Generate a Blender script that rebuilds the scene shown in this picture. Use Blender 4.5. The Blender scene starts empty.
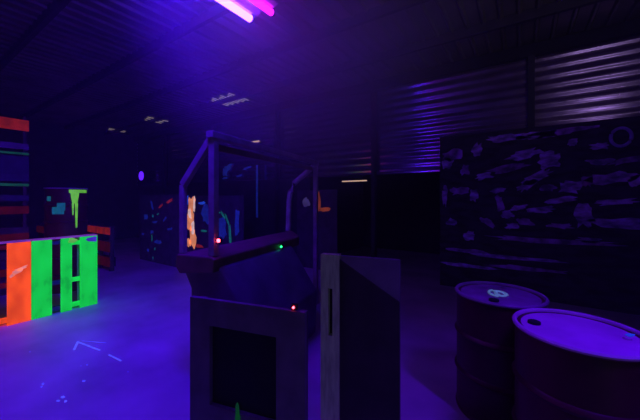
import bpy, bmesh, math, random
from mathutils import Vector, Matrix
random.seed(7)
PI = math.pi
scn = bpy.context.scene
C = scn.collection
# room axes: x along the long metal wall, y towards it, z up; camera stands at the origin, 1.6 m high
CAMH, F, CX, HZ = 1.6, 300.0, 320.0, 198.0
YAW = math.radians(33.9)
RX, RY = math.cos(YAW), math.sin(YAW)          # camera right
FX, FY = -math.sin(YAW), math.cos(YAW)         # camera forward

def on_plane_y(px, py, y):
    """point on the plane y = const seen in a direction (used to measure the room off the photo)"""
    o = (px - CX) / F
    d = y / (FY + o * RY)
    return Vector(((FX + o * RX) * d, y, CAMH + (HZ - py) / F * d))

def on_plane_x(px, py, x):
    o = (px - CX) / F
    d = x / (FX + o * RX)
    return Vector((x, (FY + o * RY) * d, CAMH + (HZ - py) / F * d))

def on_floor(px, py):
    d = CAMH * F / (py - HZ)
    o = (px - CX) / F
    return Vector(((FX + o * RX) * d, (FY + o * RY) * d, 0))

# ------------------------------------------------------------------ materials
def new_mat(name):
    m = bpy.data.materials.new(name); m.use_nodes = True
    return m, m.node_tree.nodes, m.node_tree.links, m.node_tree.nodes['Principled BSDF']

def mat(name, col, rough=0.6, metal=0.0, var=0.25, scale=6.0, emit=None, estr=0.0, stretch=(1, 1, 1), bump=0.15, dirt=None, spec=0.4):
    m, N, L, b = new_mat(name)
    tc = N.new('ShaderNodeTexCoord'); mp = N.new('ShaderNodeMapping')
    mp.inputs['Scale'].default_value = stretch
    L.new(tc.outputs['Object'], mp.inputs['Vector'])
    nz = N.new('ShaderNodeTexNoise'); nz.inputs['Scale'].default_value = scale; nz.inputs['Detail'].default_value = 6
    L.new(mp.outputs['Vector'], nz.inputs['Vector'])
    rp = N.new('ShaderNodeValToRGB')
    lo = dirt if dirt else tuple(c * (1 - var) for c in col)
    rp.color_ramp.elements[0].color = (*lo, 1); rp.color_ramp.elements[0].position = 0.35
    rp.color_ramp.elements[1].color = (*[min(1, c * (1 + var * .5)) for c in col], 1); rp.color_ramp.elements[1].position = 0.65
    L.new(nz.outputs['Fac'], rp.inputs['Fac']); L.new(rp.outputs['Color'], b.inputs['Base Color'])
    b.inputs['Roughness'].default_value = rough; b.inputs['Metallic'].default_value = metal
    b.inputs['Specular IOR Level'].default_value = spec
    if bump:
        bp = N.new('ShaderNodeBump'); bp.inputs['Strength'].default_value = bump; bp.inputs['Distance'].default_value = 0.01
        L.new(nz.outputs['Fac'], bp.inputs['Height']); L.new(bp.outputs['Normal'], b.inputs['Normal'])
    if emit:
        r2 = N.new('ShaderNodeValToRGB')
        r2.color_ramp.elements[0].color = (*[c * .55 for c in emit], 1); r2.color_ramp.elements[0].position = 0.3
        r2.color_ramp.elements[1].color = (*emit, 1); r2.color_ramp.elements[1].position = 0.6
        L.new(nz.outputs['Fac'], r2.inputs['Fac'])
        L.new(r2.outputs['Color'], b.inputs['Emission Color']); b.inputs['Emission Strength'].default_value = estr
    return m

def glow(name, col, s):
    m, N, L, b = new_mat(name)
    b.inputs['Base Color'].default_value = (*col, 1)
    b.inputs['Emission Color'].default_value = (*col, 1); b.inputs['Emission Strength'].default_value = s
    return m

M = {}
M['concrete'] = mat('concrete', (.52, .40, .50), .55, var=.28, scale=1.3, bump=.1)
M['roof'] = mat('roof_sheet', (.15, .14, .125), .4, .3, var=.3, scale=2.0, bump=.05)
M['sheet'] = mat('wall_sheet', (.32, .20, .46), .17, .75, var=.35, scale=1.6, stretch=(1, 1, 3), bump=.05)
M['steel'] = mat('dark_steel', (.035, .03, .05), .6, .2)
M['black'] = mat('black_paint', (.012, .010, .02), .85)
M['lower'] = mat('lower_wall', (.05, .03, .07), .8, scale=3)
M['mural'] = mat('mural_ground', (.035, .02, .05), .8, var=.6, scale=4, stretch=(1, 1, 3))
M['muralblue'] = mat('mural_blue', (.40, .14, .95), .7, var=.75, scale=7, stretch=(1, 1, 2))
M['muralviolet'] = mat('mural_violet', (.34, .08, .6), .7, var=.75, scale=7)
M['timber'] = mat('timber', (.26, .17, .15), .75, scale=9, stretch=(3, 3, .6))
M['litedge'] = mat('lit_edge', (.75, .35, .4), .7, emit=(.5, .12, .1), estr=.2)
M['greywood'] = mat('grey_wood', (.62, .72, .40), .75, scale=12, stretch=(3, 3, .5))
M['ply'] = mat('violet_ply', (.20, .12, .24), .8, scale=5)
M['darkply'] = mat('dark_ply', (.10, .05, .12), .8, scale=5)
M['brown'] = mat('brown_board', (.16, .08, .07), .6, scale=8)
M['cabframe'] = mat('cab_frame', (.32, .22, .32), .5, .1, scale=8)
M['body'] = mat('cab_body', (.13, .08, .15), .5, .0, scale=4)
M['drum'] = mat('drum_red', (.09, .008, .022), .42, .1, scale=5)
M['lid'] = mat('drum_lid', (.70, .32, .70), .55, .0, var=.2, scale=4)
M['lid2'] = mat('drum_lid_dark', (.34, .20, .36), .6, .0, var=.4, scale=5)  # darker base and more mottling than the near drum's lid
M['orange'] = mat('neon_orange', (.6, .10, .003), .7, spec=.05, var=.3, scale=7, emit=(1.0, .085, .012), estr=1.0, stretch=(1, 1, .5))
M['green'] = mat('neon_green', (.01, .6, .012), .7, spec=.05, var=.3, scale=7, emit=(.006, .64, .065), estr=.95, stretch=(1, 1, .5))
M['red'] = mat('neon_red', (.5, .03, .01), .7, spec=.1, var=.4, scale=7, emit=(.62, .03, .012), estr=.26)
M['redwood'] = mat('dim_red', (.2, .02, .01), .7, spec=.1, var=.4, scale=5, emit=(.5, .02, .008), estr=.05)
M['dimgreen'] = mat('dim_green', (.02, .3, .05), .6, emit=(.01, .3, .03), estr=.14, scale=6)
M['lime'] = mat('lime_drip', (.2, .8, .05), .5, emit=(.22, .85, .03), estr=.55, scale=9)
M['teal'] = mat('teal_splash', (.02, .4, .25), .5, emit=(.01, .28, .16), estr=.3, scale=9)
M['shadeply'] = mat('shade_ply', (.05, .025, .045), .8, scale=5)
M['oldwood'] = mat('old_wood', (.07, .05, .06), .8, scale=8)
M['navy'] = mat('navy_board', (.04, .04, .09), .7, scale=6)
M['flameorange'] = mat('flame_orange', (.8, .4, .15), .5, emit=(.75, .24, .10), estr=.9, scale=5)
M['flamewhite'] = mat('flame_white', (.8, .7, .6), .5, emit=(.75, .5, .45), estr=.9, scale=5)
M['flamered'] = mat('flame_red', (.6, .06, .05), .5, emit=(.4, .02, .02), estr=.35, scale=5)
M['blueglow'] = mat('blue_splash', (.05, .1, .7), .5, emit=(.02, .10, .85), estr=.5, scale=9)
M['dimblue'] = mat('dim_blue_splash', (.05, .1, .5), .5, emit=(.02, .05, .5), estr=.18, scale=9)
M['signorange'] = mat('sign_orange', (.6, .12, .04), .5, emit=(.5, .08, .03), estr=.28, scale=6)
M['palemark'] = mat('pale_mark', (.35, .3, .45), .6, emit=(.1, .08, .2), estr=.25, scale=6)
M['chalk'] = mat('chalk_blue', (.5, .6, .9), .6, emit=(.14, .24, .75), estr=.38, scale=20)
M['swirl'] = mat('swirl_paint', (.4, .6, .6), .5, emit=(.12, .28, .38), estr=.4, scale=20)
M['tube'] = glow('uv_tube', (.085, .026, 1.0), 36)
M['tube2'] = glow('uv_tube_old', (.75, .008, 1.0), 6)
M['farlamp'] = glow('far_uv', (.10, .012, .9), 1.6)
M['daylight'] = glow('daylight_gap', (1.0, .62, .42), .6)
M['housing'] = mat('lamp_housing', (.5, .45, .5), .4, .2, var=.1)
M['ledred'] = glow('led_red', (1, .05, .08), 12)
M['ledgreen'] = glow('led_green', (.02, 1, .2), 4)
M['ledbody'] = M['black']

# ------------------------------------------------------------------ mesh helpers
class MB:
    def __init__(s): s.v = []; s.f = []; s.sm = []
    def add(s, vs, fs, smooth=False):
        o = len(s.v); s.v += [tuple(v) for v in vs]
        for f in fs: s.f.append(tuple(i + o for i in f)); s.sm.append(smooth)
        return s
    def box(s, x0, x1, y0, y1, z0, z1, mtx=None):
        vs = [Vector((x, y, z)) for z in (z0, z1) for y in (y0, y1) for x in (x0, x1)]
        if mtx: vs = [mtx @ v for v in vs]
        return s.add(vs, [(0, 2, 3, 1), (4, 5, 7, 6), (0, 1, 5, 4), (2, 6, 7, 3), (0, 4, 6, 2), (1, 3, 7, 5)])
    def bar(s, a, b, w, d=None, up=(0, 0, 1)):
        a, b = Vector(a), Vector(b); d = d or w
        t = (b - a).normalized(); u = Vector(up)
        if abs(t.dot(u)) > .95: u = Vector((0, 1, 0))
        x = t.cross(u).normalized(); y = x.cross(t).normalized()
        vs = [p + x * sx * w / 2 + y * sy * d / 2 for p in (a, b) for sx, sy in ((-1, -1), (1, -1), (1, 1), (-1, 1))]
        return s.add(vs, [(3, 2, 1, 0), (4, 5, 6, 7), (0, 1, 5, 4), (1, 2, 6, 5), (2, 3, 7, 6), (3, 0, 4, 7)])
    def tube(s, pts, r, n=12):
        pts = [Vector(p) for p in pts]; vs = []; fs = []
        for i, p in enumerate(pts):
            t = (pts[min(i + 1, len(pts) - 1)] - pts[max(i - 1, 0)]).normalized()
            u = Vector((0, 0, 1)) if abs(t.z) < .9 else Vector((1, 0, 0))
            x = t.cross(u).normalized(); y = x.cross(t).normalized()
            vs += [p + (x * math.cos(a) + y * math.sin(a)) * r for a in [2 * PI * k / n for k in range(n)]]
        for i in range(len(pts) - 1):
            for k in range(n): fs.append((i * n + k, i * n + (k + 1) % n, (i + 1) * n + (k + 1) % n, (i + 1) * n + k))
        fs.append(tuple(reversed(range(n)))); fs.append(tuple(range((len(pts) - 1) * n, len(pts) * n)))
        return s.add(vs, fs, True)
    def lathe(s, prof, n=48, c=(0, 0, 0), caps=True):
        vs = []; fs = []
        for r, z in prof:
            vs += [(c[0] + r * math.cos(2 * PI * k / n), c[1] + r * math.sin(2 * PI * k / n), c[2] + z) for k in range(n)]
        for i in range(len(prof) - 1):
            for k in range(n): fs.append((i * n + k, i * n + (k + 1) % n, (i + 1) * n + (k + 1) % n, (i + 1) * n + k))
        if caps: fs.append(tuple(reversed(range(n)))); fs.append(tuple(range((len(prof) - 1) * n, len(prof) * n)))
        return s.add(vs, fs, True)
    def prism(s, poly, y0, y1):
        """profile in x,z pushed along y"""
        n = len(poly)
        vs = [(x, y0, z) for x, z in poly] + [(x, y1, z) for x, z in poly]
        fs = [tuple(range(n)), tuple(reversed(range(n, 2 * n)))] + [(i + n, (i + 1) % n + n, (i + 1) % n, i) for i in range(n)]
        return s.add(vs, fs)
    def build(s, name, m, parent=None, bevel=0, loc=None):
        me = bpy.data.meshes.new(name); me.from_pydata(s.v, [], s.f); me.update()
        bm = bmesh.new(); bm.from_mesh(me); bmesh.ops.recalc_face_normals(bm, faces=bm.faces); bm.to_mesh(me); bm.free()
        if any(s.sm): me.polygons.foreach_set('use_smooth', s.sm)
        me.materials.append(m)
        o = bpy.data.objects.new(name, me); C.objects.link(o)
        if parent: o.parent = parent
        if loc: o.location = loc
        if bevel:
            b = o.modifiers.new('bevel', 'BEVEL'); b.width = bevel; b.segments = 2; b.limit_method = 'ANGLE'
        if any(s.sm):
            e = o.modifiers.new('split', 'EDGE_SPLIT'); e.split_angle = math.radians(40)
        return o

def tag(o, label=None, cat=None, group=None, kind=None):
    if label: o['label'] = label
    if cat: o['category'] = cat
    if group: o['group'] = group
    if kind: o['kind'] = kind
    return o
def thing(name, label, cat, loc=(0, 0, 0), rz=0, group=None):
    o = bpy.data.objects.new(name, None); o.empty_display_size = .1; C.objects.link(o)
    o.location = loc; o.rotation_euler = (0, 0, rz)
    return tag(o, label, cat, group)
def struct(name, mb, m, parent=None, bevel=0):
    o = mb.build(name, m, parent, bevel)
    if not parent: o['kind'] = 'structure'
    return o
def blob(mb, c, w, h, n, axis, th=.006, jag=.25, tilt=0.0):
    """an irregular raised patch of paint on an upright face; axis gives the face normal ('y-' faces -y, 'x+' faces +x, 'z' lies flat)"""
    pts = []
    for k in range(n):
        a = 2 * PI * k / n; r = 1 + random.uniform(-jag, jag)
        # superellipse: blockier than a plain oval
        ca, sa = math.cos(a), math.sin(a)
        p = (abs(ca) ** .7 * (1 if ca >= 0 else -1) * w / 2 * r, abs(sa) ** .7 * (1 if sa >= 0 else -1) * h / 2 * r)
        pts.append((p[0] * math.cos(tilt) - p[1] * math.sin(tilt), p[0] * math.sin(tilt) + p[1] * math.cos(tilt)))
    c = Vector(c)
    if axis == 'y-': E = (Vector((1, 0, 0)), Vector((0, 0, 1)), Vector((0, -1, 0)))
    elif axis == 'x+': E = (Vector((0, 1, 0)), Vector((0, 0, 1)), Vector((1, 0, 0)))
    else: E = (Vector((1, 0, 0)), Vector((0, 1, 0)), Vector((0, 0, 1)))
    lo = [c + E[0] * a + E[1] * b for a, b in pts]; hi = [p + E[2] * th for p in lo]
    fs = [tuple(range(n, 2 * n)), tuple(reversed(range(n)))] + [(i, (i + 1) % n, (i + 1) % n + n, i + n) for i in range(n)]
    mb.add(lo + hi, fs)

# ------------------------------------------------------------------ the setting
X0, X1, Y0, Y1, EAVE, ROOF = -13.0, 6.5, -5.0, 6.0, 4.0, 4.12
struct('floor', MB().box(X0 - .2, X1 + .2, Y0 - .2, Y1 + 3.2, -.15, 0), M['concrete'])

def corrugated(along, x0, x1, a0, a1, pitch, amp, step=10):
    """a wavy sheet: waves follow each other from a0 to a1, each wave runs from x0 to x1"""
    n = int((a1 - a0) / pitch * step); r = []
    for i in range(n + 1):
        a = a0 + (a1 - a0) * i / n
        r.append((a, amp * math.sin(2 * PI * (a - a0) / pitch)))
    return r
# upper back wall: waves stacked vertically, running along x
prof = corrugated('z', X0, X1, 2.1, ROOF, .15, .006)
mb = MB(); xs = [X0, X1]
vs = [(x, Y1 + d, z) for x in xs for z, d in prof]; n = len(prof)
mb.add(vs, [(i, i + n, i + n + 1, i + 1) for i in range(n - 1)], True)
struct('wall_back', mb, M['sheet'])
# lower back wall left and right of the dark opening, with the dark room behind it
OA, OB = -4.33, -1.28
low = MB().box(X0, OA, Y1, Y1 + .15, 0, 2.1).box(OB, X1, Y1, Y1 + .15, 0, 2.1)
struct('wall_back_lower', low, M['lower'])
struct('wall_alcove', MB().box(OA - .1, OB + .1, Y1 + 3, Y1 + 3.1, 0, 2.4).box(OA - .1, OA, Y1 + .15, Y1 + 3, 0, 2.4).box(OB, OB + .1, Y1 + .15, Y1 + 3, 0, 2.4).box(OA - .1, OB + .1, Y1 + .1, Y1 + 3.1, 2.4, 2.5), M['black'])
# left wall, rear wall and right wall
struct('wall_left', MB().box(X0 - .15, X0, Y0, Y1, 0, ROOF + .3), M['lower'])
struct('wall_right', MB().box(X1, X1 + .15, Y0, Y1, 0, ROOF + .3), M['lower'])
DX0, DX1 = 1.6, 3.4
struct('wall_front', MB().box(X0, DX0, Y0 - .15, Y0, 0, ROOF + .3).box(DX1, X1, Y0 - .15, Y0, 0, ROOF + .3).box(DX0, DX1, Y0 - .15, Y0, 3.9, ROOF + .3).box(DX0, DX1, Y0 - .15, Y0, 0, 3.1), M['lower'])
# roof sheet: ribs run from the eave towards the camera, sheet rises very slightly to the wall
mb = MB(); pts = []
p = X0
while p < X1:
    pts += [(p, 0), (p + .13, 0), (p + .15, -.035), (p + .18, -.035), (p + .20, 0)]; p += .21
SL = .012
vs = [(x, y, ROOF + d + SL * (y - Y1)) for y in (Y0, Y1 + .05) for x, d in pts]; n = len(pts)
mb.add(vs, [(i, i + 1, i + n + 1, i + n) for i in range(n - 1)])
struct('ceiling', mb, M['roof'])
# purlins, eave beam
for k, y in enumerate((4.87, 3.67, 2.47, 1.27, .07)):
    z = ROOF + SL * (y - Y1)
    struct('trim_%d' % (k + 1), MB().box(X0, X1, y - .03, y + .03, z - .14, z - .005), M['steel'])
struct('trim_eave', MB().box(X0, X1, Y1 - .13, Y1 - .03, EAVE - .12, EAVE + .07), M['black'])
for k, x in enumerate((-10.8, -8.07, -5.33, -2.6, .13, 2.87, 5.6)):
    c = MB().box(x - .045, x + .045, Y1 - .13, Y1 - .12, 0, EAVE - .12).box(x - .045, x + .045, Y1 - .04, Y1 - .03, 0, EAVE - .12).box(x - .006, x + .006, Y1 - .12, Y1 - .04, 0, EAVE - .12)
    o = struct('wall_column.%03d' % k if k else 'wall_column', c, M['steel'])
# daylight leaking in through short gaps between the sheets: window slits
def slit(i, px, py, w, y=Y1 - .02, h=.03):
    a = on_plane_y(px, py, y)
    struct('daylight_strip_%d' % i, MB().box(a.x - w / 2, a.x + w / 2, y, y + .012, a.z - h / 2, a.z + h / 2), M['daylight'])
slit(1, 252, 142, .55, h=.035); slit(2, 354, 181, .62, h=.025)
# glowing strips under the roof near the eave, painting daylight reflected in the ribs
M['roof_glint'] = glow('roof_glint', (1.0, .80, .70), .20)
for i, (x, y0, n, wd) in enumerate(((-6.55, 5.0, 9, .05), (-9.9, 5.0, 3, .07), (-12.4, 4.95, 2, .07))):
    mb = MB()
    for k in range(n):
        z = ROOF + SL * (y0 - Y1) - .042; xx = x + k * .1 * (1 if n > 5 else 2)
        mb.box(xx, xx + wd, y0 - .22 - .06 * (k % 3), y0 + .30 - .05 * (k % 2), z, z + .004)
    struct('daylight_strip_%d' % (i + 3), mb, M['roof_glint'])

# ------------------------------------------------------------------ mural wall on the right
MY = 5.82
ml = on_plane_y(440, 142, MY).x
wm = struct('wall_mural', MB().box(ml, X1, MY, Y1 - .14, 0, 2.72), M['mural'])
marks = [(505,138,30,6,0),(535,135,24,6,0),(452,155,13,10,.4),(477,150,8,10,.2),(447,164,9,8,0),(459,191,13,6,0),(474,195,6,9,0),
 (523,155,24,6,.2),(508,168,26,6,.1),(537,177,22,6,.5),(527,185,14,6,.6),(548,188,12,5,.2),(569,187,15,10,0),(573,142,7,7,0),(560,132,40,5,.1),
 (600,162,16,5,0),(611,178,30,8,.1),(587,181,6,9,0),(636,181,8,9,.3),(452,222,8,6,0),(487,222,12,5,-.5),(507,214,8,8,.3),(518,208,12,4,.2),
 (525,222,12,5,-.3),(512,226,9,5,.3),(585,215,12,18,0),(550,241,84,4,0),(470,236,8,7,0),(515,258,56,3,0),(522,268,48,3,0),(620,224,34,8,.05),
 (445,196,4,16,0),(628,160,22,5,.15),(549,160,14,12,.2),(541,210,18,5,.1),(560,226,16,4,0),(615,202,26,4,.1),(484,176,12,5,.1),(465,170,6,8,0),
 (498,190,10,4,.2),(600,146,12,5,0),(468,251,30,3,0),(470,266,44,3,0),(590,240,16,4,0),(500,204,6,12,.1),(560,200,20,4,.2)]
for i, mset in enumerate((marks[0::3] + marks[1::3], marks[2::3])):
    mb = MB()
    for px, py, w, h, t in mset:
        a = on_plane_y(px, py, MY - .006); d = (-FX * 0 + 1) * (a.y / (FY + (px - CX) / F * RY))
        blob(mb, a, w / F * d * 1.2, h / F * d * 1.25, 18, 'y-', jag=.32, tilt=t)
    o = mb.build('painted_marks', M['muralblue' if i == 0 else 'muralviolet'], wm); o['kind'] = 'stuff'
# painted ring high on the mural
a = on_plane_y(621, 137, MY - .02)
ring = MB(); n = 32
for k in range(n):
    pass
ring.tube([(a.x + .105 * math.cos(2 * PI * k / n), MY - .022, a.z + .125 * math.sin(2 * PI * k / n)) for k in range(n + 1)], .021, 8)
tag(ring.build('hoop', mat('hoop_violet', (.34, .14, .8), .6)), 'dim violet hoop hanging high on the painted wall above the drums', 'hoop')

# ------------------------------------------------------------------ UV lamp fixture
LT = 3.75
e = Vector((-2.70, 2.55, LT))
lamp = thing('ultraviolet_lamp', 'glowing white and magenta twin tube blacklight hanging under the roof', 'lamp', (e.x, e.y - 1.25, LT))
MB().tube([(0, -1.22, 0), (0, 1.22, 0)], .042, 16).build('tube', M['tube'], lamp)['label'] = 'brightest white violet tube'
MB().tube([(.27, -1.22, .02), (.27, 1.30, .02)], .036, 16).build('tube', M['tube2'], lamp)['label'] = 'dimmer magenta tube'
MB().prism([(-.10, .10), (.37, .10), (.37, .085), (.32, .065), (.22, .065), (.17, .085), (.10, .085), (.045, .05), (-.045, .05), (-.10, .085)], -1.28, 1.30).build('housing', M['housing'], lamp, .003)
for x, z in ((0, 0), (.27, .02)):
    for y in (-1.24, 1.24 if x == 0 else 1.32):
        MB().box(x - .03, x + .03, y - .012, y + .012, z - .03, .098).build('socket', M['black'], lamp, .003)
for y in (-.9, .9):
    MB().tube([(.13, y, .10), (.13, y, ROOF - LT + SL * (e.y - 1.25 + y - Y1) - .002)], .006, 8).build('hanger', M['steel'], lamp)

# small far blacklight fixed to the left wall area, on a stand of its own against the back wall
a = on_plane_y(144, 176, Y1 - .16)
fl = thing('spot_lamp', 'small round violet spot lamp on the far back wall at left', 'lamp', (a.x, Y1 - .15, a.z))
MB().tube([(0, 0, 0), (0, -.10, 0)], .19, 24).build('lamp_body', M['black'], fl)
MB().tube([(0, -.101, 0), (0, -.125, 0)], .17, 24).build('lens', M['farlamp'], fl)
MB().box(-.03, .03, -.01, .15, -.03, .03).build('bracket', M['steel'], fl)

# ------------------------------------------------------------------ standing pallets
def pallet(name, label, loc, rz, length, height, boards, stringers, group, vertical=False, smat='timber'):
    """stands on edge; local x runs along it, its deck faces local -y. boards: (start, end, material)"""
    t = thing(name, label, 'pallet', loc, rz, group)
    for a, b, m in boards:
        mb = MB()
        if vertical: mb.box(a, b, 0, .022, 0, height)
        else: mb.box(0, length, 0, .022, a, b)
        mb.build('deck_board', M[m], t, .003)
    for s in stringers:
        c, m = s[:2]; a, b = s[2:] if len(s) > 2 else (0, length)
        mb = MB()
        if vertical: mb.box(a, b, .024, .11, max(0, c - .025), c + .025)
        else: mb.box(max(0, c - .022), c + .022, .024, .11, 0, height)
        mb.build('stringer', M[m], t, .003)
    for a, b, m in boards[::2]:
        mb = MB()
        if vertical: mb.box(a, b, .112, .13, 0, height)
        else: mb.box(0, length, .112, .13, a, b)
        mb.build('back_board', M[smat], t, .003)
    return t
G = 'upright painted pallets'
R90 = PI / 2    # deck faces +x
pallet('pallet', 'neon green pallet standing on edge in front of the stacked drums', (-5.33, 1.157, 0), R90, .735, 1.03,
       [(0, .205, 'green'), (.30, .425, 'green'), (.52, .735, 'green')], [(.06, 'navy', 0, .42), (.42, 'navy', 0, .42), (.98, 'navy', 0, .42), (.06, 'green', .425, .735), (.42, 'green', .425, .735), (.95, 'green', .425, .735)], G, True)
pallet('pallet', 'neon orange pallet standing on edge beside the neon green one', (-5.33, -.06, 0), R90, 1.21, 1.03,
       [(0, .20, 'orange'), (.30, .44, 'orange'), (.56, .72, 'orange'), (.99, 1.21, 'orange')], [(.06, 'orange'), (.5, 'redwood'), (.98, 'redwood')], G, True)
for p, a, b in ((bpy.data.objects['pallet'], 0, .735), (bpy.data.objects['pallet.001'], 0, 1.21)):
    MB().box(a, b, -.004, .132, 1.032, 1.05).build('lit_edge', M['litedge'], p, .003)['label'] = 'pale pinkish strip for the lit top edge'  # added glowing strip, painting the lamplight on the pallets' top edges
sp = MB()
for c, w, h, t in (((1.08, -.001, .66), .10, .05, .3), ((1.12, -.001, .70), .12, .03, .35), ((1.03, -.001, .62), .06, .03, .5)):
    blob(sp, c, w, h, 12, 'y-', .004, .3, t)
tag(sp.build('paint_splash', M['flameorange'], bpy.data.objects['pallet.001']), kind='stuff')
sp = MB(); blob(sp, (.43, -.001, .99), .10, .07, 12, 'y-', .012, .3); sp.build('paint_splash', M['lime'], bpy.data.objects['pallet'])
sp = MB(); blob(sp, (.66, -.001, .985), .14, .08, 12, 'y-', .004, .3); sp.build('paint_splash', M['palemark'], bpy.data.objects['pallet'])
# three tiers of pallets behind
tw = -7.07
pallet('pallet', 'dim pallet at the bottom of the tall pallet wall', (tw, .30, 0), R90, 1.2, 1.0,
       [(0, .12, 'oldwood'), (.30, .42, 'redwood'), (.58, .70, 'oldwood'), (.88, 1.0, 'redwood')], [(.05, 'oldwood'), (.6, 'oldwood'), (1.15, 'oldwood')], G, smat='oldwood')
pallet('pallet', 'dark pallet with thin green top edge in middle of pallet wall', (tw, .30, 1.0), R90, 1.2, 1.0,
       [(0, .10, 'oldwood'), (.33, .46, 'redwood'), (.55, .65, 'navy'), (.80, .845, 'dimgreen'), (.88, 1.0, 'navy')], [(.05, 'oldwood'), (.6, 'oldwood'), (1.15, 'oldwood')], G, smat='oldwood')
pallet('pallet', 'topmost pallet of the wall with a glowing red plank', (tw, .30, 2.0), R90, 1.2, 1.0,
       [(0, .31, 'navy'), (.34, .375, 'dimgreen'), (.43, .53, 'ply'), (.75, .935, 'red')], [(.05, 'oldwood'), (.6, 'oldwood'), (1.15, 'oldwood')], G, smat='oldwood')
pallet('pallet', 'red pallet standing behind the right end of green pallet', (-8.6, 2.84, 0), 0, 1.2, 1.0,
       [(.10, .30, 'redwood'), (.42, .64, 'redwood'), (.80, .95, 'red')], [(.05, 'oldwood'), (.6, 'oldwood'), (1.15, 'oldwood')], G, smat='oldwood')
pallet('pallet', 'red pallet behind the stacked drums, left of their green paint', (-9.75, 2.2, 0), 0, 1.25, 1.0,
       [(.10, .30, 'redwood'), (.42, .60, 'redwood'), (.78, .93, 'redwood')], [(.05, 'oldwood'), (.6, 'oldwood'), (1.15, 'oldwood')], G, smat='oldwood')

# ------------------------------------------------------------------ oil drums
def drum(label, loc, lidmat, rz=0, group='oil drums'):
    t = thing('oil_drum', label, 'drum', loc, rz, group)
    R = .293
    def hoop(z): return [(R, z - .022), (R + .010, z - .012), (R + .016, z), (R + .010, z + .012), (R, z + .022)]
    prof = [(R - .012, .0), (R + .008, .0), (R + .008, .012), (R, .02)] + hoop(.30) + hoop(.58) + [(R, .855), (R + .006, .862), (R + .010, .872), (R + .004, .88), (R - .006, .88), (R - .010, .868)]
    MB().lathe(prof).build('body', M['drum'], t)
    MB().lathe([(R - .012, .858), (R - .012, .866), (R - .04, .869), (R - .06, .869), (.01, .870)]).build('lid', M[lidmat], t)
    MB().lathe([(.032, .869), (.032, .882), (.026, .885), (.012, .885)], 20, (-.17, .10, 0)).build('bung', M['black'], t)
    MB().lathe([(.018, .869), (.018, .879), (.006, .880)], 16, (.17, -.10, 0)).build('vent_cap', M[lidmat], t)
    MB().lathe([(R + .011, .866), (R + .013, .876), (R + .006, .886), (R - .006, .887), (R - .0115, .880), (R - .0115, .866)], caps=False).build('rim', M[lidmat], t)
    return t
def at(px, d):
    o = (px - CX) / F
    return ((FX + o * RX) * d, (FY + o * RY) * d)
x, y = at(578, 1.65)
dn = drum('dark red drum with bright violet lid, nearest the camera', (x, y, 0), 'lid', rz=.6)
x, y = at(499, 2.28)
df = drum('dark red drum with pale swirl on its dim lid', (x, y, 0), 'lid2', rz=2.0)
sw = MB()
for r, a0, a1 in ((.11, .2, 2.6), (.07, 2.2, 5.0), (.085, 4.2, 6.6), (.04, 0, 3)):
    sw.tube([(r * .78 * math.cos(a), r * .6 * math.sin(a), .872) for a in [a0 + (a1 - a0) * k / 14 for k in range(15)]], .009, 6)
sw.build('paint_swirl', M['swirl'], df)
sp = MB()
blob(sp, (.225, -.06, .871), .06, .025, 12, 'z', .004, tilt=.4)
sp.build('paint_splash', M['blueglow'], dn)
DX, DY = at(66.5, 5.3)
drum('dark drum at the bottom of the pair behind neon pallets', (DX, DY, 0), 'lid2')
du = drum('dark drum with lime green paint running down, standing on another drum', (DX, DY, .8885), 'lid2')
# paint that runs down the upper drum: patches curved on its side
def side_patch(mb, a0, a1, z0, z1, R=.311, n=5, taper=1.0):
    vs = []; fs = []
    for r in (R, R + .006):
        for z, k in ((z0, taper), (z1, 1.0)):
            c = (a0 + a1) / 2; h = (a1 - a0) / 2 * k
            vs += [(r * math.cos(c - h + 2 * h * i / n), r * math.sin(c - h + 2 * h * i / n), z) for i in range(n + 1)]
    m = n + 1
    for i in range(n):
        fs += [(2 * m + i, 2 * m + i + 1, 3 * m + i + 1, 3 * m + i), (i, m + i, m + i + 1, i + 1), (i, i + 1, 2 * m + i + 1, 2 * m + i), (m + i, 3 * m + i, 3 * m + i + 1, m + i + 1)]
    fs += [(0, 2 * m, 3 * m, m), (m - 1, 2 * m - 1, 4 * m - 1, 3 * m - 1)]
    mb.add(vs, fs)
ca = math.atan2(-DY, -DX)        # the side that faces the camera
d1 = MB()
side_patch(d1, ca + .10, ca + 1.05, .80, .855); side_patch(d1, ca + .16, ca + .56, .62, .80, taper=.6)
side_patch(d1, ca + .36, ca + .50, .20, .62, taper=.5); side_patch(d1, ca + .22, ca + .32, .42, .62, taper=.4)
tag(d1.build('paint_drip', M['lime'], du), kind='stuff')
d2 = MB()
side_patch(d2, ca - .62, ca - .10, .44, .56); side_patch(d2, ca - .40, ca - .05, .50, .63); side_patch(d2, ca - .9, ca - .7, .66, .74)
tag(d2.build('paint_splash', M['teal'], du), kind='stuff')

# ------------------------------------------------------------------ painted plywood screens in the middle distance
def screen(name, label, x0, x1, y, h, group):
    t = thing(name, label, 'screen', (0, y, 0), 0, group)
    MB().box(x0, x1, 0, .03, 0, h).build('panel', M['darkply'], t, .004)
    for x in (x0 + .12, x1 - .18):
        MB().box(x, x + .06, .032, .08, 0, h - .02).build('batten', M['timber'], t, .003)
        MB().box(x, x + .06, .082, .50, 0, .05).build('foot', M['timber'], t, .003)
    return t
GS = 'painted plywood screens'
def splat(par, name, mname, items, y):
    mb = MB()
    for px, py, w, h, t in items:
        a = on_plane_y(px, py, y); d = a.y / (FY + (px - CX) / F * RY)
        blob(mb, (a.x, -.001, a.z), w / F * d * 1.1, h / F * d, 14, 'y-', .005, .3, t)
    return tag(mb.build(name, M[mname], par), kind='stuff')
y1 = 3.89
s1 = screen('plywood_screen', 'dark screen with blue and green splatter, left of the cab', on_plane_y(140, 0, y1).x, on_plane_y(180, 0, y1).x, y1, 1.68, GS)
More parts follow.
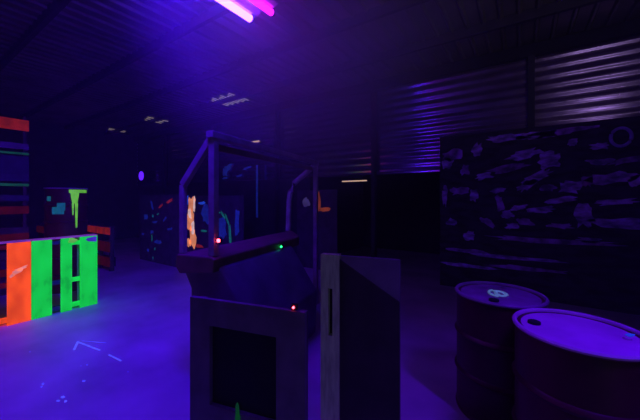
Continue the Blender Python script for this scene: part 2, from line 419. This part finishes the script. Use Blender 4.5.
splat(s1, 'blue_splatter', 'dimblue', [(146, 217, 7, 5, .3), (155, 222, 8, 2.5, .1), (152, 232, 5, 3, .2), (158, 242, 10, 4, 0), (165, 219, 7, 2, .6), (152, 205, 3, 9, .5), (148, 250, 4, 3, 0), (170, 229, 8, 2, .2), (143, 234, 4, 2, 0)], y1)
splat(s1, 'green_splatter', 'teal', [(153, 216, 2, 3, 0), (152, 238, 1.3, 6, 0), (155, 249, 1.5, 3, 0), (153, 258, 1.3, 3, 0), (158, 214, 4, 1.2, .4)], y1)
splat(s1, 'red_streak', 'flamered', [(170, 201, 10, 3, .35), (161, 206, 8, 2, .4)], y1)
y2 = 4.7
s2 = screen('plywood_screen', 'dark screen with white and orange drips, behind the cab opening', on_plane_y(183, 0, y2).x, on_plane_y(243, 0, y2).x, y2, 1.66, GS)
splat(s2, 'orange_drip', 'flameorange', [(192, 205, 10, 16, 0), (190.5, 221, 11, 20, .1), (193, 237, 9, 20, 0), (188, 243, 8, 8, 0)], y2)
o = splat(s2, 'white_drip', 'flamewhite', [(194.5, 204, 3, 14, 0), (190, 214, 4, 10, .1), (193, 228, 4, 16, 0)], y2); o.location.y = -.006
splat(s2, 'blue_splash', 'blueglow', [(187, 200, 5, 9, 0), (202, 203, 9, 3, .1)], y2)
splat(s2, 'red_streak', 'flamered', [(185, 236, 4, 24, 0), (199, 246, 12, 3, 0)], y2)
splat(s2, 'green_arc', 'teal', [(204, 231, 10, 2, 0), (211, 218, 2, 12, -.6), (218, 213, 8, 1.6, .2), (227, 219, 2, 14, .5), (230, 234, 3, 18, .1), (223, 215, 2, 10, .7)], y2)
splat(s2, 'dim_blue_patch', 'dimblue', [(206, 214, 12, 18, 0), (222, 228, 12, 20, 0), (237, 222, 6, 30, 0)], y2)
y3 = 5.55
s3 = screen('plywood_screen', 'dark screen with an orange angle mark, inside the black opening', on_plane_y(297, 0, y3).x, on_plane_y(337, 0, y3).x, y3, 1.78, GS)
splat(s3, 'orange_angle', 'signorange', [(318.5, 202, 4, 19, 0), (325, 209.5, 12, 4, 0)], y3)
splat(s3, 'pale_patch', 'palemark', [(306, 202, 8, 9, .2)], y3)
# upright blue light strip far behind the cab
a = on_plane_y(257, 190, Y1 - .16)
st = MB().box(a.x - .03, a.x + .03, Y1 - .17, Y1 - .15, a.z - .75, a.z + .68)
st.build('painted_strip', M['dimblue'], bpy.data.objects['wall_back'])
ws = MB()
for px, py, w, h, t in ((229, 168, 10, 6, .2), (226, 178, 6, 2, .1), (240, 176, 7, 2, .2), (226, 172, 6, 8, 0), (248, 168, 9, 2, .2), (214, 183, 8, 2, -.4)):
    a = on_plane_y(px, py, Y1 - .002); d = a.y / (FY + (px - CX) / F * RY)
    blob(ws, (a.x, Y1 - .03, a.z), w / F * d * 1.2, h / F * d, 14, 'y-', .006, .3, t)
tag(ws.build('wall_splatter', M['dimblue'], bpy.data.objects['wall_back']), kind='stuff')

# ------------------------------------------------------------------ the vehicle-like cab behind the front board
TH = math.radians(11.1)
K = 1.136
def cw(X, d):     # camera right / forward metres to room
    return (RX * X + FX * d, RY * X + FY * d)
cx, cy = cw(-.785 * K, 2.2 * K)
cab = thing('vehicle_cab', 'open framed mock vehicle cab with slanted windscreen bars behind the cut-out board', 'cab', (cx, cy, 0), TH)
TOPR, TOPL, DASH, LEN, WID = 2.10, 1.715, 1.10, 2.2, .365
# body: sloped side shell
MB().prism([(-.30, 0), (.36, 0), (.38, .50), (.30, .62), (.05, DASH - .10), (-.02, DASH - .06), (-.39, DASH - .14), (-.30, .80)], .05, 1.32).build('body_shell', M['body'], cab, .02)
db = MB().prism([(-.41, DASH - .10), (-.36, DASH - .16), (.02, DASH - .12), (.03, DASH - .01), (.0, DASH + .01), (-.39, DASH + .01)], -.02, LEN - .10)
for i, v in enumerate(db.v):      # the far end is cut on the slant
    if v[1] > 1: db.v[i] = (v[0], v[1] - .55 * max(0, (v[0] + .36) / .38), v[2])
db.build('dashboard', M['brown'], cab, .012)
for nm, y in (('near', 0.03), ('far', LEN - .02)):
    r = .032 if nm == 'near' else .034
    MB().bar((-.02, y, DASH + .012 if nm == 'near' else 0), (-.02, y, TOPR), .062, .062).build('post', M['cabframe'], cab, .006)
    if nm == 'near':
        MB().bar((-WID, y, DASH + .012), (-WID, y, TOPL), .05, .05).build('post', M['cabframe'], cab, .006)
        MB().bar((-WID, y, TOPL), (-.045, y, TOPR), .06, .05, up=(0, 1, 0)).build('screen_bar', M['cabframe'], cab, .006)
    else:
        pts = []
        P = [(-.40, DASH + .01), (-.395, 1.30), (-.385, 1.55), (-.36, 1.70), (-.30, 1.82), (-.05, TOPR - .03)]
        MB().tube([(x, y - .16, z) for x, z in P[:5]] + [(P[5][0], y - .02, P[5][1])], .042, 10).build('screen_bar', M['cabframe'], cab)
MB().bar((-.02, -.02, TOPR + .03), (-.02, LEN + .03, TOPR + .03), .075, .06).build('roof_rail', M['cabframe'], cab, .006)
MB().bar((-.06, .06, TOPR - .06), (-.06, LEN - .05, TOPR - .06), .03, .06).build('roof_rail', M['brown'], cab, .005)
MB().box(-.40, -.33, LEN - .19, LEN - .15, 0, DASH - .10).build('support_leg', M['black'], cab, .004)
def led(par, loc, m, name, r=.011):
    b = MB().box(loc[0] - .018, loc[0] + .018, loc[1] - .012, loc[1] + .012, loc[2] - .018, loc[2] + .018).build('light_box', M['black'], par, .003)
    l = MB().tube([(loc[0], loc[1] - .012, loc[2]), (loc[0], loc[1] - .02, loc[2])], r, 12).build(name, M[m], b)
led(cab, (.045, .03, 1.245), 'ledred', 'red_light', .016)
led(cab, (.045, 1.06, DASH - .06), 'ledgreen', 'green_light', .012)

# ------------------------------------------------------------------ front board with the square cut-out
bx, by = cw(-.888, 2.05)
bd = thing('cutout_board', 'violet plywood board with a square black cut-out in front of the cab', 'board', (bx, by, 0), TH + .05)
BW, BH = .85, .925
HX0, HX1, HZ0, HZ1 = .163, .660, .225, .752
fr = MB()
for a in ((0, BW, 0, HZ0), (0, BW, HZ1, BH), (0, HX0, HZ0, HZ1), (HX1, BW, HZ0, HZ1)):
    fr.box(a[0], a[1], 0, .03, a[2], a[3])
fr.build('panel', M['ply'], bd)
MB().box(HX0 - .05, HX1 + .05, .032, .04, HZ0 - .05, HZ1 + .05).build('shade_sheet', M['black'], bd)['label'] = 'black sheet added for the shade behind the cut-out'  # added black sheet, stands for the shade inside the hole
for x in (.02, BW - .065):
    MB().box(x, x + .045, .032, .10, 0, BH - .02).build('upright', M['darkply'], bd, .003)
MB().box(.066, BW - .066, .032, .07, .05, .10).build('crossbar', M['darkply'], bd, .003)
dr = MB()
blob(dr, (.385, -.001, .235), .028, .10, 12, 'y-', .006, .2); blob(dr, (.375, -.001, .15), .018, .12, 10, 'y-', .006, .2); blob(dr, (.392, -.001, .19), .03, .05, 10, 'y-', .006, .2)
dr.build('paint_drip', M['dimgreen'], bd)
led(bd, (.775, .018, BH + .022), 'ledred', 'red_light', .007)

# ------------------------------------------------------------------ board with grey notched post, right of it
px_, py_ = cw(.015, 2.14)
pb = thing('barricade', 'dark plywood barricade with a pale grey notched post at its left edge', 'barricade', (px_, py_, 0), TH + .02)
PH = 1.205
# post: timber with a long slot
po = MB()
for a in ((0, .135, 0, .64), (0, .055, .64, .97), (.088, .135, .64, .97), (0, .135, .97, PH)):
    po.box(a[0], a[1], -.03, .03, a[2], a[3])
MB().box(.0555, .0875, .012, .028, .6405, .9695).build('slot_shade', M['black'], pb)['label'] = 'black strip for the shade in the post slot'  # black strip set in to darken the slot like shade
po.build('post', M['greywood'], pb)['label'] = 'pale grey timber post with a slot'
MB().box(.137, .54, -.002, .020, 0, PH - .005).build('panel', M['ply'], pb, .003)
MB().prism([(.137, 0), (.54, 0), (.54, .93), (.137, PH - .03)], -.016, -.003).build('sheet', M['shadeply'], pb, .002)['label'] = 'dark sheet added for the slanting shade on the panel'  # added dark sheet, its slanting edge draws the shadow across the panel
MB().box(.48, .535, .022, .08, 0, PH - .03).build('upright', M['darkply'], pb, .003)
MB().box(.137, .48, .022, .07, .9, .96).build('crossbar', M['darkply'], pb, .003)

# ------------------------------------------------------------------ marks on the floor
def stroke(mb, p, q, w=.012):
    a, b = on_floor(*p), on_floor(*q); a.z = b.z = .002
    mb.bar(a, b, w, .003)
ar = MB()
stroke(ar, (78, 341.5), (74, 350), .02); stroke(ar, (79, 342.5), (100, 350.5), .016); stroke(ar, (82, 341), (106, 343), .006); stroke(ar, (109, 355), (121, 361), .014)
tag(ar.build('floor_arrow', M['chalk']), 'pale blue streaks forming an arrow on the violet floor', 'paint mark')
ps = MB()
for px, py, w in ((84, 381, .02), (87, 365, .012), (63, 397.5, .025), (58, 401, .018), (65.5, 401.5, .018), (43, 384, .018), (41.5, 387, .012), (81, 366, .008), (128, 372, .008), (30, 352, .01)):
    a = on_floor(px, py); blob(ps, (a.x, a.y, .0005), w * 1.5, w, 10, 'z', .003)
tag(ps.build('paint_specks', M['chalk']), 'pale blue paint specks scattered over the floor', 'paint specks', kind='stuff')

# ------------------------------------------------------------------ haze in the hall
# thin even haze: the world's own volume
HAZE, SMOKE = .006, .33

# ------------------------------------------------------------------ light
def area(name, loc, target, size, sy, col, e, spread=180):
    l = bpy.data.lights.new(name, 'AREA'); l.shape = 'RECTANGLE'; l.size = size; l.size_y = sy; l.color = col; l.energy = e; l.spread = math.radians(spread)
    o = bpy.data.objects.new(name, l); C.objects.link(o); o.location = loc
    o.rotation_euler = (Vector(target) - Vector(loc)).to_track_quat('-Z', 'Y').to_euler()
    return o
# dull white fill from an added, unseen opening high behind the camera
area('high_rear_fill', ((DX0 + DX1) / 2, Y0 - .05, 3.5), (1.2, 6, 3.75), 1.7, .7, (.8, .75, .95), .9, 46)
area('post_fill', (5.2, Y0 + .05, 1.2), (-1.2, 1.8, 1.1), 1.0, 2.0, (.62, .80, .70), 2.4, 50)  # added unseen white fill for the post, no doorway is built there
# added fill light, unseen behind the camera, turned up to the roof
area('roof_fill', (2.2, -1.6, 1.3), (.2, 2.9, 4.9), .25, .2, (.72, .60, 1.0), 6.5, 60)
# the reflector of the hanging fixture throws most of its light down and to the left
area('reflector_light', (-2.70, 1.30, LT + .044), (-5.2, 1.5, 0), .08, 2.3, (.046, .0006, 1.0), 122, 112)
# another blacklight of the hall, over the right-hand corner behind the camera
area('blacklight', (1.3, 1.5, 3.7), (.42, 1.9, .9), .1, .6, (.10, .001, 1.0), 8.5, 56)
w = bpy.data.worlds.new('World'); scn.world = w; w.use_nodes = True
w.node_tree.nodes['Background'].inputs[0].default_value = (.05, .01, .25, 1); w.node_tree.nodes['Background'].inputs[1].default_value = .02
vsn = w.node_tree.nodes.new('ShaderNodeVolumeScatter')
vsn.inputs['Color'].default_value = (1, 1, 1, 1); vsn.inputs['Anisotropy'].default_value = .2
WN, WL = w.node_tree.nodes, w.node_tree.links
geo = WN.new('ShaderNodeNewGeometry'); dist = WN.new('ShaderNodeVectorMath'); dist.operation = 'DISTANCE'
dist.inputs[1].default_value = (-2.0, 2.9, 3.3)          # smoke hangs thickest under the lamp
mr = WN.new('ShaderNodeMapRange'); mr.interpolation_type = 'SMOOTHSTEP'
for k, v in zip(('From Min', 'From Max', 'To Min', 'To Max'), (0, 2.1, SMOKE, HAZE)): mr.inputs[k].default_value = v
WL.new(geo.outputs['Position'], dist.inputs[0]); WL.new(dist.outputs['Value'], mr.inputs['Value']); WL.new(mr.outputs['Result'], vsn.inputs['Density'])
w.cycles.volume_step_size = .3
w.node_tree.links.new(vsn.outputs['Volume'], w.node_tree.nodes['World Output'].inputs['Volume'])

# ------------------------------------------------------------------ camera and view
cam = bpy.data.cameras.new('camera'); co = bpy.data.objects.new('camera', cam); C.objects.link(co)
co.location = (0, 0, CAMH); co.rotation_euler = (PI / 2, 0, YAW)
cam.sensor_width = 36; cam.lens = F / 640 * 36; cam.shift_y = -(210 - HZ) / 640; cam.clip_start = .05
scn.camera = co
vs_ = scn.view_settings
vs_.view_transform = 'Standard'; vs_.look = 'None'; vs_.gamma = 1; vs_.use_curve_mapping = False; vs_.exposure = 0
scn.cycles.use_denoising = True
scn.cycles.volume_bounces = 1
